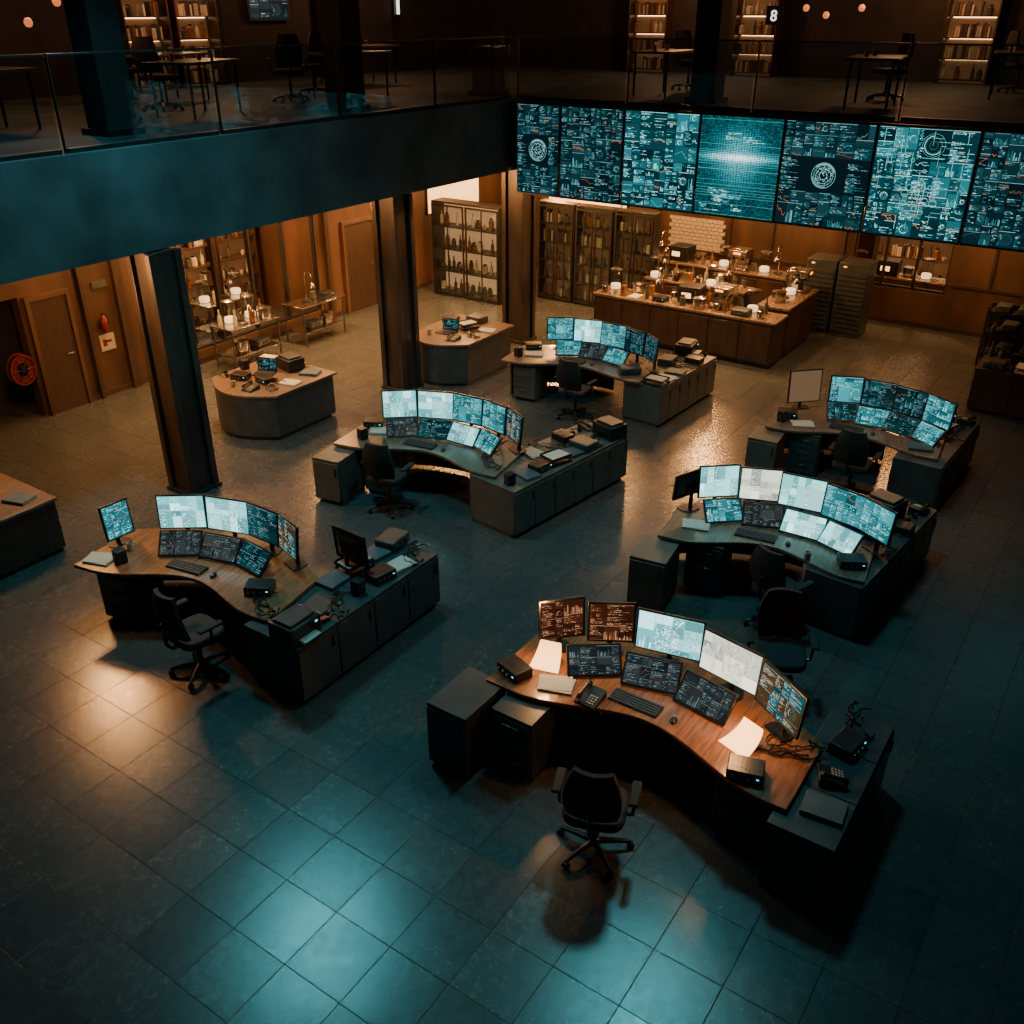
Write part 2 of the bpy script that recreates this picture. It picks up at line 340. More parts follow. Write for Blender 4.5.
def mug(m='pale'):
    e=thing('mug','small ceramic coffee mug with a handle','mug')
    MB().lathe([(.03,0),(.036,.01),(.038,.09),(.034,.09),(.03,.015)],n=16).ob('body',M[m],e,bev=0)
    MB().tube([(.036,0,.075),(.058,0,.07),(.062,0,.045),(.055,0,.025),(.036,0,.02)],.006).ob('handle',M[m],e,bev=0);return e
def papers():
    b=MB();R=random.Random(4)
    for i in range(6):b.box((R.uniform(-.01,.01),R.uniform(-.01,.01),.002+i*.004),(.21,.297,.0035),R.uniform(-.12,.12))
    o=b.ob('paper_stack',M['paper'],bev=0);return tag(o,'loose stack of white printed sheets','papers')
def folder():
    e=thing('folder','blue-grey card binder lying flat','folder')
    MB().box((0,0,.003),(.24,.31,.006)).box((0,0,.037),(.24,.31,.006)).box((-.118,0,.02),(.006,.31,.04)).ob('cover',M['blue'],e,bev=.002)
    MB().box((.004,0,.02),(.22,.295,.027)).ob('pages',M['paper'],e,bev=0);return e
def device():
    e=thing('radio_unit','dark desktop radio unit with knobs and indicator lights','radio')
    MB().box((0,0,.05),(.28,.2,.1)).ob('body',M['black'],e,bev=.008)
    for i in range(3):MB().tube([(-.09+i*.06,-.10,.05),(-.09+i*.06,-.12,.05)],.015,12).ob('knob',M['metal'],e,bev=0)
    MB().box((.1,-.101,.06),(.02,.006,.008)).ob('indicator',M['led'],e,bev=0)
    b=MB()
    for i in range(7):b.box((-.1+i*.033,.02,.101),(.012,.13,.004))
    b.ob('vent',M['dmetal'],e,bev=0);return e
def printer():
    e=thing('printer','dark office printer with paper tray','printer')
    MB().box((0,0,.1),(.4,.32,.2)).ob('body',M['black'],e,bev=.02)
    MB().box((0,.0,.215),(.32,.24,.03)).ob('lid',M['cab'],e,bev=.008)
    MB().box((0,-.2,.05),(.26,.1,.012)).ob('tray',M['dmetal'],e,bev=.002);MB().box((0,-.2,.058),(.21,.09,.004)).ob('sheets',M['paper'],e,bev=0)
    MB().box((.13,-.161,.15),(.03,.006,.015)).ob('indicator',M['led'],e,bev=0);return e
def tray():
    e=thing('document_tray','two-tier dark wire document tray with sheets','document tray')
    for k in(0,.08):
        b=MB();b.box((0,0,.006+k),(.26,.34,.006))
        for x in(-.13,.13):b.box((x,0,.02+k),(.006,.34,.035))
        b.box((0,.17,.02+k),(.26,.006,.035));b.ob('tier',M['dmetal'],e,bev=0)
        MB().box((0,0,.018+k),(.21,.3,.016),.04).ob('sheets',M['paper'],e,bev=0)
    b=MB()
    for x in(-.125,.125):
        for y in(-.15,.15):b.tube([(x,y,0),(x,y,.1)],.004,6)
    b.ob('frame',M['dmetal'],e,bev=0);return e
def laptop(st='dark'):
    e=thing('laptop','open black laptop with dim lit screen','laptop')
    MB().box((0,0,.01),(.34,.24,.02)).ob('base',M['black'],e,bev=.004)
    b=MB()
    for r in range(4):
        for c in range(12):b.box((-.14+c*.0255,.0+r*.025,.021),(.02,.019,.004))
    b.ob('keys',M['key'],e,bev=0)
    MB().box((0,.006,.11),(.34,.012,.22)).ob('lid',M['black'],e,(0,.125,.012),(-rad(18),0,0),.003)
    d=bpy.data.objects.new('display',uimesh(.31,.19,st,5,.010));COL.objects.link(d);d.parent=e;d.rotation_euler=(-rad(18),0,0);d.location=(0,.125+.11*math.sin(rad(18))-.002,.012+.11*math.cos(rad(18)));return e
def cables():
    R=random.Random(9);b=MB()
    for k in range(6):
        p=[Vector((R.uniform(-.2,.2),R.uniform(-.15,.15),.01))]
        a=R.uniform(0,6.28)
        for i in range(14):
            a+=R.uniform(-.9,.9);q=p[-1]+Vector((math.cos(a),math.sin(a),0))*.05;q.z=.01+R.random()*.03
            q.x=max(-.22,min(.22,q.x));q.y=max(-.16,min(.16,q.y));p.append(q)
        b.tube(p,.008,6)
    return tag(b.ob('cable_bundle',M['black'],bev=0),'tangled bundle of black cables','cables')
def headset():
    e=thing('headset','black headset with padded ear cups lying down','headset')
    MB().tube([(-.08,0,.03)]+[(-.08*math.cos(a),.1*math.sin(a),.03) for a in[math.pi*i/10 for i in range(1,10)]]+[(.08,0,.03)],.008).ob('headband',M['black'],e,bev=0)
    for x in(-1,1):MB().tube([(x*.065,-.01,.035),(x*.095,-.01,.035)],[.035,.03],14).ob('ear_cup',M['fabric'],e,bev=0)
    return e
def litsheet():
    e=thing('lit_sheet_lamp','low lamp with a curved warm glowing diffuser sheet','lamp')
    vs=[];n=10
    for i in range(n+1):
        t=i/n;a=rad(85*t)
        for x in(-.14,.14):vs.append((x*(1-.3*t),-.14+.24*math.sin(a),.028+.17*(1-math.cos(a))))
    k=len(vs);vs+=[(x,y+.004,z-.006) for x,y,z in vs]
    fs=[(2*i,2*i+1,2*i+3,2*i+2) for i in range(n)]+[(k+2*i,k+2*i+2,k+2*i+3,k+2*i+1) for i in range(n)]
    fs+=[(2*i,2*i+2,k+2*i+2,k+2*i) for i in range(n)]+[(2*i+1,k+2*i+1,k+2*i+3,2*i+3) for i in range(n)]+[(0,k,k+1,1),(2*n,2*n+1,k+2*n+1,k+2*n)]
    MB().add(vs,fs).ob('diffuser',M['shade'],e,bev=0)
    MB().box((0,0,.01),(.22,.2,.02)).box((0,.11,.09),(.03,.012,.16)).ob('base',M['black'],e,bev=.003);return e
def speaker():
    e=thing('speaker','small black desktop speaker box','speaker')
    MB().box((0,0,.08),(.11,.12,.16)).ob('body',M['black'],e,bev=.01)
    for z,r in((.055,.038),(.12,.024)):MB().lathe([(r,0),(r*.9,.006),(r*.4,-.0),(.005,.004)],(0,0,0)).ob('cone',M['dmetal'],e,(0,-.061,z),(rad(90),0,0),0)
    return e
def case_():
    e=thing('equipment_case','dark hard-shell equipment case with latches','case')
    MB().box((0,0,.06),(.34,.26,.12)).ob('body',M['cab'],e,bev=.02)
    for x in(-.1,.1):MB().box((x,-.135,.07),(.04,.012,.04)).ob('latch',M['metal'],e,bev=.002)
    MB().tube([(-.06,-.13,.05),(-.06,-.16,.05),(.06,-.16,.05),(.06,-.13,.05)],.008).ob('handle',M['black'],e,bev=0);return e
def cabinet(w,d,h,n,mt,top='cab',drawers=False,lab='low grey storage cabinet with flat doors'):
    e=thing('storage_cabinet',lab,'cabinet')
    MB().box((0,0,h/2+.02),(w,d,h-.04-.025)).box((0,.02,.02),(w-.04,d-.06,.04)).ob('body',M[mt],e,bev=.004)
    MB().box((0,0,h-.0125),(w+.0,d+.01,.025)).ob('top',M[top],e,bev=.004)
    if drawers:
        k=3;hh=(h-.09)/k
        for i in range(k):
            o=MB().box((0,0,0),(w-.03,.018,hh-.012)).ob('drawer',M[mt],e,(0,-d/2-.009,.055+hh*(i+.5)),bev=.003)
            MB().box((0,-.02,hh*.2),(w*.4,.012,.012)).ob('handle',M['metal'],o,bev=.002)
    else:
        ww=w/n
        for i in range(n):
            o=MB().box((0,0,0),(ww-.012,.018,h-.1)).ob('door',M[mt],e,(-w/2+ww*(i+.5),-d/2-.009,h/2+.01),bev=.003)
            MB().box((ww*.36,-.02,(h-.1)*.3),(.012,.014,.12)).ob('handle',M['dmetal'],o,bev=.002)
    return e
def chair():
    e=thing('office_chair','black fabric swivel office chair with armrests','chair')
    for i in range(5):
        a=2*math.pi*i/5+.3;c,s=math.cos(a),math.sin(a)
        MB().tube([(.03*c,.03*s,.10),(.18*c,.18*s,.09),(.3*c,.3*s,.07)],[.028,.022,.016],8).ob('leg',M['black'],e,bev=0)
        MB().tube([(.3*c-.022*s,.3*s+.022*c,.03),(.3*c+.022*s,.3*s-.022*c,.03)],.03,12).ob('caster',M['dmetal'],e,bev=0)
    MB().lathe([(.04,.07),(.045,.13),(.028,.14),(.028,.3),(.018,.3),(.018,.41),(.09,.42),(.09,.44)]).ob('column',M['dmetal'],e,bev=0)
    b=MB();pts=[]
    for i in range(24):
        a=2*math.pi*i/24;ca,sa=math.cos(a),math.sin(a);pts.append((.25*math.copysign(abs(ca)**.5,ca),.24*math.copysign(abs(sa)**.5,sa)))
    b.prism(pts,.44,.52);b.ob('seat',M['fabric'],e,bev=.025)
    n=9;mm=8;vs=[];fs=[]
    for side in(0,1):
        for j in range(mm):
            t=j/(mm-1);z=.56+t*.5;wd=.23*(1-.25*t**3)*(.86+.14*math.sin(t*3.1))
            for i in range(n):
                u=-1+2*i/(n-1);y=-.25-.05*t+.045*u*u-.04*math.sin(t*3.0)+(.0 if side else .045)
                vs.append((u*wd,y,z))
    g=lambda s,j,i:s*n*mm+j*n+i
    for j in range(mm-1):
        for i in range(n-1):
            fs.append((g(0,j,i),g(0,j,i+1),g(0,j+1,i+1),g(0,j+1,i)));fs.append((g(1,j,i),g(1,j+1,i),g(1,j+1,i+1),g(1,j,i+1)))
    for j in range(mm-1):
        fs.append((g(0,j,0),g(0,j+1,0),g(1,j+1,0),g(1,j,0)));fs.append((g(0,j,n-1),g(1,j,n-1),g(1,j+1,n-1),g(0,j+1,n-1)))
    for i in range(n-1):
        fs.append((g(0,0,i),g(1,0,i),g(1,0,i+1),g(0,0,i+1)));fs.append((g(0,mm-1,i),g(0,mm-1,i+1),g(1,mm-1,i+1),g(1,mm-1,i)))
    MB().add(vs,fs).ob('backrest',M['fabric'],e,bev=0)
    MB().tube([(0,-.05,.43),(0,-.27,.43),(0,-.32,.5),(0,-.325,.75)],.02).ob('back_support',M['dmetal'],e,bev=0)
    for x in(-1,1):
        o=MB().tube([(x*.2,0,.44),(x*.29,0,.46),(x*.3,0,.56),(x*.3,0,.66)],.016).ob('armrest',M['black'],e,bev=0)
        MB().box((x*.3,0,.675),(.075,.27,.03)).ob('arm_pad',M['fabric'],o,bev=.012)
    return e
GC='swivel chairs at the control desks';GM='monitors on the control desks';GB='low cabinets around the control desks';GA='desk accessories on the control desks'
FN={'ph':phone,'fd':folder,'pp':papers,'dv':device,'tr':tray,'cb':cables,'hs':headset,'mg':mug,'sp':speaker,'lt':laptop,'cs':case_,'ls':litsheet,'pr':printer}
def desk(org,rz,s,mt,lab,cab='cab',endp=True):
    e=thing('control_desk',lab,'desk',(org[0],org[1],0),rz)
    N=44;hw=1.38;fr=[];bk=[]
    for i in range(N+1):
        y=hw-2*hw*i/N;k=(y+.06)/1.15
        x=.31*(.5+.5*math.cos(math.pi*k)) if abs(k)<1 else 0
        fr.append((x,y*s));bk.append((1.28-.42*(y/hw)**2,y*s))
    MB().prism(fr+bk[::-1],.68,.72).ob('worktop',M[mt],e,bev=.006)
    bb=[p for p in bk if p[1]>-.5*s]
    inner=[(x-.07,y) for x,y in bb];outer=[(x-.04,y) for x,y in bb]
    MB().prism(inner+outer[::-1],.04,.68).ob('back_panel',M[cab],e,bev=0)
    if endp:MB().bb(.30,.8,hw*s-.06,hw*s-.03,0,.68).ob('end_panel',M[cab],e,bev=.003)
    return e
def pod(org,rz,s,mt,cab,deskl,tops,lows,ped,wing,left,chairp,seed=1,extra=(),mext=(),mrot=0,th_=.37):
    R=random.Random(seed);c,sn=math.cos(rz),math.sin(rz)
    def W(x,y,z=0):return(org[0]+x*c-y*sn,org[1]+x*sn+y*c,z)
    desk(org,rz,s,mt,deskl,cab,not left or s==1)
    D=.72
    def ax(y,o):return 1.05-.30*y*y-o
    def face(x,y):return math.atan2(-.5-x,-(-.2-y))+rz
    for i,(y,w,st) in enumerate(tops):
        x=ax(y,0)+mrot*(-y);h=.37;v=i+1+seed*10
        k=('m',w,st,v);inst(k,lambda:monitor(w,h,th_,rad(6),st,v),W(x,y,D),face(ax(y,0),y),group=GM)
    for i,(y,w,st) in enumerate(lows):
        x=ax(y,.29)+mrot*(-y);v=i+6+seed*10
        k=('l',w,st,v);inst(k,lambda:monitor(w,.26,.13,rad(42),st,v,True),W(x,y,D),face(ax(y,.29),y),group=GM)
    for (x,y,a,w,h,zc,st) in mext:
        inst(('x',w,h,st),lambda:monitor(w,h,zc,rad(5),st,3),W(x,y,D),rz+rad(a),group=GM)
    inst('kb',keyboard,W(.45,.12,D),rz-rad(90),group=GA)
    inst('ms',mouse,W(.43,-.25,D),rz-rad(80),group=GA)
    for px,yy in ped:inst(('ped',cab),lambda:cabinet(.42,.5,.66,1,cab,cab,True,'under-desk pedestal with three drawers'),W(px,yy,0),rz-rad(90),group=GB)
    (wx,wy,wr,L,wd,n,wm)=wing;a=rad(wr)
    for i in range(n):
        u=L*(i+.5)/n;x=wx+u*math.cos(a)-wd/2*math.sin(a);y=wy+u*math.sin(a)+wd/2*math.cos(a)
        inst(('wg',round(L/n,2),wd,wm),lambda:cabinet(round(L/n,2)-.008,wd,.675,1 if L/n<.65 else 2,wm,wm),(x,y,0),a,group=GB)
    pool=['fd','cb','cs','dv','cb','hs','pr','ph','cb','sp','fd','dv','tr','pp']
    k=int(L/.29);q=seed*3
    for i in range(k):
        for v in ([.5] if wd<.6 else [.25,.75]):
            u=L*(i+.5+R.uniform(-.08,.08))/k;v=wd*v
            x=wx+u*math.cos(a)-v*math.sin(a);y=wy+u*math.sin(a)+v*math.cos(a)
            lx=(x-org[0])*c+(y-org[1])*sn;ly=-(x-org[0])*sn+(y-org[1])*c
            if -.2<lx<1.28-.42*(ly/1.38/s)**2+.14 and ly>-1.38*s-.17:continue
            key=pool[q%len(pool)];q+=1;inst(key,FN[key],(x,y,.676),R.choice([0,1.57,.15,-.2,1.4])+a,group=GA)
    for (lx,ly,w,d,h,m_) in left:
        inst(('lc',w,d,h,m_),lambda:cabinet(w,d,h,1,m_,m_),W(lx,ly,0),rz-rad(90),group=GB)
    if chairp:inst('ch',chair,(chairp[0],chairp[1],0),chairp[2],group=GC)
    for (key,x,y,a) in extra:inst(key,FN[key],W(x,y,D),rz+a,group=GA)
H90=-rad(90)
# A
pod((5.4,2.57),0,1,'wood','cab','warm wood curved control desk with glowing desk lamps',
    [(1.04,.40,'orange'),(.64,.40,'orange'),(.12,.58,'white'),(-.48,.56,'cream'),(-1.0,.52,'mixed')],[(.64,.46,'grey'),(.13,.48,'grey'),(-.39,.48,'grey')],[(.02,.95),(.37,-.99)],(5.25,.78,0,1.62,.5,3,'cab'),
    [(-.22,1.43,.42,.6,.70,'cab')],(4.85,2.5,H90+.35),1,
    extra=[('dv',.22,1.22,-1.9),('pp',.28,.82,.4),('ls',.50,1.05,-1.3),('ls',.48,-.84,-1.9),('dv',.18,-.98,-1.3),('ph',.28,.47,-1.6),('cb',.65,-1.2,1.5)])
for x,y,k,a in((5.6,1.0,'fd',.1),(5.95,1.05,'ph',.4)):inst(k,FN[k],(x,y-.03,.676),a,group=GA)
# B
pod((4.72,7.5),rad(10),.93,'wood','cab','warm wood curved control desk with side cabinet run',
    [(.52,.50,'white'),(.01,.50,'white'),(-.47,.46,'dark'),(-.87,.42,'mixed')],[(.38,.44,'grey'),(-.08,.44,'grey'),(-.53,.44,'dark')],[(.37,.9)],(4.8,5.72,0,2.15,.72,4,'cab'),
    [],(4.62,6.98,H90-.1),2,
    extra=[('sp',.25,.85,-1.9),('mg',.5,.95,0),('dv',.4,-.88,-1.2),('pp',.2,1.1,.2),('cb',.2,-1.1,.3)],
    mext=[(.55,1.12,-14,.30,.38,.31,'cyan')],mrot=.12)
inst(('x',.44,.36,'grey'),lambda:monitor(.44,.36,.30,rad(5),'grey',3),(6.17,6.25,.676),rad(88),group=GM)
# C
pod((8.62,7.48),rad(9),.90,'woodd','cabl','curved control desk with taupe cabinets and bright monitors',
    [(.66,.46,'white'),(.18,.50,'white'),(-.30,.46,'cyan'),(-.75,.44,'cyan'),(-1.12,.42,'mixed')],[(.5,.42,'grey'),(.06,.44,'dark'),(-.38,.44,'white'),(-.78,.42,'cyan')],[(.37,.64)],(8.65,5.85,-8,2.4,.78,3,'cabl'),
    [(-.1,1.10,.42,.6,.66,'cabl')],(8.42,7.72,H90+.2),3,
    extra=[('sp',.3,.95,-1.9),('pp',.62,.86,.4),('dv',.75,1.05,-1.2),('mg',.3,.6,0),('cb',.35,-1.02,.2)],mrot=.12)
# D
pod((12.75,7.55),rad(8),.90,'woodd','cabl','curved control desk with taupe cabinets near the counter',
    [(.56,.44,'cyan'),(.08,.48,'white'),(-.40,.46,'cyan'),(-.84,.42,'dark'),(-1.2,.36,'dark')],[(.3,.42,'cyan'),(-.14,.44,'grey'),(-.58,.42,'cyan')],[(.37,.85)],(12.95,5.95,-3,1.95,.68,3,'cabl'),
    [],(12.6,7.3,H90),4,
    extra=[('sp',.3,1.05,-1.9),('pp',.5,.85,.4),('dv',.8,1.0,-1.0),('cs',.35,-.95,-1.0)])
# E
pod((8.78,2.74),rad(8),.82,'woodd','cab','curved control desk crowded with lit monitors',
    [(.70,.46,'white'),(.24,.46,'cream'),(-.24,.50,'white'),(-.71,.46,'cyan'),(-1.09,.42,'cyan')],[(.56,.42,'cyan'),(.12,.44,'grey'),(-.34,.46,'white'),(-.76,.42,'white')],[(.37,.60)],(8.85,1.62,-6,2.3,.62,3,'cab'),
    [(-.2,1.08,.42,.55,.66,'cabl')],(8.68,2.42,H90-.35),5,
    extra=[('mg',.2,-.5,0),('dv',.28,-.95,-1.2),('pp',.4,.8,.2)],mext=[(.82,1.06,150,.40,.30,.3,'dark')])
# F
pod((12.45,2.85),rad(5),.84,'woodd','cab','curved control desk with two rows of dim teal monitors',
    [(.30,.44,'cyan'),(-.16,.44,'dark'),(-.60,.44,'dark'),(-1.0,.44,'cyan')],[(.26,.40,'dark'),(-.16,.42,'cyan'),(-.56,.42,'dark'),(-.93,.4,'cyan')],[(.37,.60)],(12.35,1.6,-3,2.0,.62,3,'cab'),
    [(-.12,1.08,.42,.5,.66,'cabl')],(12.3,2.7,H90),6,
    extra=[('sp',.3,1.0,-1.9),('pp',.3,.7,.4),('fd',.25,-.9,.2),('dv',.5,.98,-1.3)],mext=[(.9,.86,-50,.48,.46,.36,'tan')])
inst('ch',chair,(7.55,2.0,0),2.0,group=GC)
# ---------------------------------------------------------------- setting
struct(MB().bb(-4,25,-7,19,-.1,0),'floor',M['floor'])
struct(MB().bb(-4,25,10.3,19,3.35,4.56),'ceiling',[M['conc']])
struct(MB().bb(15.2,25,-7,10.296,3.35,4.56),'ceiling',[M['conc']])
struct(MB().bb(-4,25,10.5,14.5,3.33,3.348),'trim_1',M['soffit'])
struct(MB().bb(15.4,21,-7,10.2,3.33,3.348),'trim_2',M['soffit'])
nw=MB()
nw.bb(-4,6.2,14.6,14.8,0,3.32);nw.bb(6.2,7.68,14.6,14.8,2.0,3.32);nw.bb(7.68,10.7,14.6,14.8,0,3.32)
nw.bb(10.7,14.2,14.6,14.8,2.35,3.32);nw.bb(10.7,14.2,14.6,14.8,0,.25);nw.bb(14.2,21.2,14.6,14.8,0,3.32)
struct(nw,'wall_north',M['wall'])
ew=MB()
ew.bb(21,21.2,5.4,14.6,0,3.32);ew.bb(21,21.2,-7,3.45,0,3.32);ew.bb(21,21.2,3.45,5.4,0,.75);ew.bb(21,21.2,3.45,5.4,2.0,3.32)
struct(ew,'wall_east',M['wall'])
struct(MB().bb(10.5,14.4,16.7,16.85,0,3.32).bb(10.5,10.62,14.8,16.7,0,3.32).bb(14.28,14.4,14.8,16.7,0,3.32),'wall_alcove',M['wall'])
struct(MB().bb(22.8,22.95,2.8,6,0,3.32).bb(21.2,22.8,2.8,2.9,0,3.32).bb(21.2,22.8,5.9,6,0,3.32),'wall_hatch_room',M['wall'])
struct(MB().bb(5.6,9.2,15.6,15.7,0,3.3),'wall_passage',M['walld'])
struct(MB().bb(-4,25,17.6,17.8,4.56,9),'wall_upper_north',M['walld'])
struct(MB().bb(24,24.2,-7,17.6,4.56,9),'wall_upper_east',M['walld'])
struct(MB().bb(-4,6.2,14.57,14.6,0,.1).bb(8.5,20.98,14.57,14.6,0,.1),'baseboard_north',M['door'])
struct(MB().bb(20.97,21,-7,14.5,0,.1),'baseboard_east',M['door'])
def win(name,x0,x1,z0,z1,n,y=14.68,axis='x'):
    b=MB();t=.05
    def bx(a0,a1,c0,c1):
        if axis=='x':b.bb(a0,a1,y-.05,y+.05,c0,c1)
        else:b.bb(y-.05,y+.05,a0,a1,c0,c1)
    bx(x0,x1,z0,z0+t);bx(x0,x1,z1-t,z1)
    for i in range(n+1):
        u=x0+(x1-x0)*i/n;bx(max(x0,u-t/2),min(x1,u+t/2),z0+t,z1-t)
    o=struct(b,name,M['frame']);return o
win('window_1',10.7,14.2,.25,2.35,4)
win('window_2',3.45,5.4,.75,2.0,3,21.08,'y')
def door(name,x0,x1):
    e=MB().bb(x0,x1,14.55,14.6,0,1.9).ob(name,M['door']);e['kind']='structure'
    MB().bb(x0-.07,x0,14.52,14.6,0,1.98).bb(x1,x1+.07,14.52,14.6,0,1.98).bb(x0,x1,14.52,14.6,1.9,1.98).ob('frame',M['wall'],e)
    MB().tube([(x1-.1,14.55,.95),(x1-.1,14.49,.95),(x1-.2,14.49,.95)],.012).ob('handle',M['metal'],e,bev=0)
door('door_1',7.82,8.45);door('door_2',15.0,15.9)
for i,(a,b_) in enumerate([(8.7,8.76),(9.35,9.5),(9.85,10.0),(10.25,10.4),(14.4,14.5),(16.6,16.7)]):
    struct(MB().bb(a,b_,14.5,14.6,0,3.32),'trim_%d'%(i+3),M['door'])
tr=MB().bb(20.94,21,-7,3.4,.95,1.0).bb(20.94,21,5.5,14.5,.95,1.0)
for y in(-1,.5,1.5,2.6,5.6,7.2,8.2,10,11,13.4):tr.bb(20.94,21,y,y+.06,1,3.3)
struct(tr,'trim_9',M['door'])
br=MB()
for i in range(9):
    for j in range(10):br.bb(20.955,21.0,8.4+j*.135-(i%2)*.06,8.4+j*.135+.125-(i%2)*.06,.95+i*.085,.95+i*.085+.075)
struct(br,'trim_10',M['pale'])  # tiled splashback on the wall behind the counters
# pillars
def pillar():
    e=thing('pillar','dark bronze metal-clad square pillar with vertical edges','pillar')
    MB().bb(-.19,.19,-.19,.19,0,3.33).ob('core',M['pillar'],e,bev=.01)
    for a,b_ in((-1,-1),(-1,1),(1,-1),(1,1)):MB().bb(a*.195-.05,a*.195+.05,b_*.195-.05,b_*.195+.05,0,3.33).ob('corner_channel',M['pillar'],e,bev=.008)
    MB().bb(-.27,.27,-.27,.27,0,.05).ob('base_plate',M['dmetal'],e,bev=.008);return e
for p in((7.35,10.45),(12.1,10.6),(15.55,10.4)):inst('pil',pillar,(p[0],p[1],0),0,group='pillars under the balcony')
def upil():
    e=thing('upper_pillar','dark upper-floor pillar behind the railing','pillar')
    MB().bb(-.22,.22,-.22,.22,0,4.4).ob('core',M['walld'],e,bev=.01);MB().bb(-.28,.28,-.28,.28,0,.08).ob('base_plate',M['frame'],e);return e
for p in((7.9,11.6),(12.05,11.4),(15.7,11.2),(16.6,7.2)):inst('up',upil,(p[0],p[1],4.56),0,group='pillars on the upper floor')
# railing
def railing():
    e=thing('glass_railing','clear glass balustrade panel with slim dark rail','railing')
    MB().bb(.03,2.17,-.008,.008,.06,.98).ob('glass_panel',M['rail'],e,bev=0)
    MB().bb(0,2.2,-.015,.015,.985,1.01).ob('handrail',M['dmetal'],e,bev=.004)
    MB().bb(-.008,.008,-.02,.02,0,.98).ob('post',M['frame'],e,bev=.002)
    MB().bb(0.03,2.17,-.02,.02,0,.05).ob('bottom_channel',M['frame'],e,bev=.003);return e
for i in range(6):inst('rl',railing,(2.0+2.22*i,10.42,4.56),0,group='glass railing around the atrium')
for i in range(6):inst('rl',railing,(15.35,10.3-2.22*i,4.56),-rad(90),group='glass railing around the atrium')
# video wall
bd=[10.12,9.2,7.95,6.58,5.2,3.82,2.42,1.0,-.45];sty=[('dark','radar'),('dark',None),('wallc',None),('wallc','glow'),('dark','globe'),('wallc','map'),('dark',None),('wallc',None)]
for i in range(8):
    y1,y0=bd[i],bd[i+1];w=y1-y0-.04
    e=thing('video_wall_panel','large wall display with '+['teal gauges and radar rings','teal and amber data columns','dense cyan text and charts','bright cyan glowing data field','a circular white dial','a circuit-like map diagram','dark dense readouts','cyan charts'][i],'screen',(15.02,(y0+y1)/2,3.76),-rad(90),'video wall panels')
    MB().box((0,.05,0),(w+.03,.07,1.56)).ob('casing',M['black'],e,bev=.006)
    d=bpy.data.objects.new('display',uimesh(w,1.5,sty[i][0],20+i,.019,sty[i][1],7));COL.objects.link(d);d.parent=e;d.location=(0,.01,0)
    MB().box((0,.125,0),(w*.4,.08,.5)).ob('wall_bracket',M['dmetal'],e)
# ---------------------------------------------------------------- secondary desks
def sidedesk(poly,h,mt,top,lab,loc):
    e=thing('service_desk',lab,'desk',loc)
    cx=sum(p[0] for p in poly)/len(poly);cy=sum(p[1] for p in poly)/len(poly)
    ins=[(cx+(x-cx)*.95,cy+(y-cy)*.95) for x,y in poly]
    MB().prism(ins,.06,h-.04).ob('body',M[mt],e,bev=0)
    MB().prism([(cx+(x-cx)*.9,cy+(y-cy)*.9) for x,y in poly],0,.06).ob('plinth',M['black'],e,bev=0)
    MB().prism(poly,h-.04,h).ob('worktop',M[top],e,bev=.006);return e
def arcdesk(w,d,k=.35,n=16):
    return [(-d/2-k*math.cos(math.pi*(i/n-.5))+k*.5,w/2-w*i/n) for i in range(n+1)]+[(d/2,-w/2),(d/2,w/2)]
sidedesk(arcdesk(1.5,1.5),.75,'cab','woodd','dark curved service desk under the balcony',(9.75,11.35,0))
sidedesk(arcdesk(1.3,1.6),.78,'cab','woodd','dark curved service desk beside the pillar',(13.4,10.25,0))
sidedesk([(-.5,-.6),(.4,-.6),(.4,.9),(-.5,.9)],.75,'door','woodd','reddish-brown side desk with rounded edge',(4.9,10.9,0))
GS='equipment on the service desks'
for k,x,y,z,a in[('dv',9.4,11.65,.75,-1.2),('ph',9.15,11.15,.75,-1.5),('fd',10.2,10.9,.75,.4),('tr',10.2,11.85,.75,.2),('sp',9.75,11.95,.75,-1.6),('pp',9.7,10.85,.75,.2),('mg',9.1,11.5,.75,0),('lt',9.75,11.5,.75,-1.2),('pr',10.2,11.35,.75,1.4),('dv',9.5,11.2,.75,-1.7),('cb',9.45,10.95,.75,0),('hs',9.35,11.95,.75,1),
    ('lt',13.1,10.35,.78,-1.5),('ph',12.85,10.0,.78,-1.5),('dv',13.7,10.7,.78,-1.4),('mg',12.85,10.55,.78,0),('pp',13.6,9.8,.78,.2),('cs',13.98,10.3,.78,1.5),('tr',13.55,10.2,.78,1.2),('cb',13.25,9.85,.78,.2),
    ('ph',4.75,11.0,.75,-1.3),('fd',5.0,10.6,.75,.3)]:
    inst(k,FN[k],(x,y,z),a,group=GS)
# ---------------------------------------------------------------- kitchen / counter
def counter(x0,x1,y0,y1,h,lab):
    e=thing('counter_unit',lab,'counter',((x0+x1)/2,(y0+y1)/2,0));w,d=x1-x0,y1-y0
    MB().bb(-w/2+.03,w/2-.03,-d/2+.03,d/2-.03,.08,h-.05).ob('body',M['counter'],e,bev=.005)
    MB().bb(-w/2+.08,w/2-.08,-d/2+.08,d/2-.08,0,.08).ob('plinth',M['black'],e,bev=0)
    MB().bb(-w/2,w/2,-d/2,d/2,h-.05,h).ob('worktop',M['ctop'],e,bev=.008)
    if d>w:
        n=max(2,int(d/.6))
        for i in range(n):
            MB().bb(-w/2+.012,-w/2+.03,-d/2+.06+(d-.12)*i/n+.01,-d/2+.06+(d-.12)*(i+1)/n-.01,.12,h-.1).ob('panel',M['counter'],e,bev=.004)
    else:
        n=max(2,int(w/.6))
        for i in range(n):
            MB().bb(-w/2+.06+(w-.12)*i/n+.01,-w/2+.06+(w-.12)*(i+1)/n-.01,-d/2+.012,-d/2+.03,.12,h-.1).ob('panel',M['counter'],e,bev=.004)
    return e
counter(16.6,17.3,5.45,9.3,.9,'long dark wood service counter with stone top')
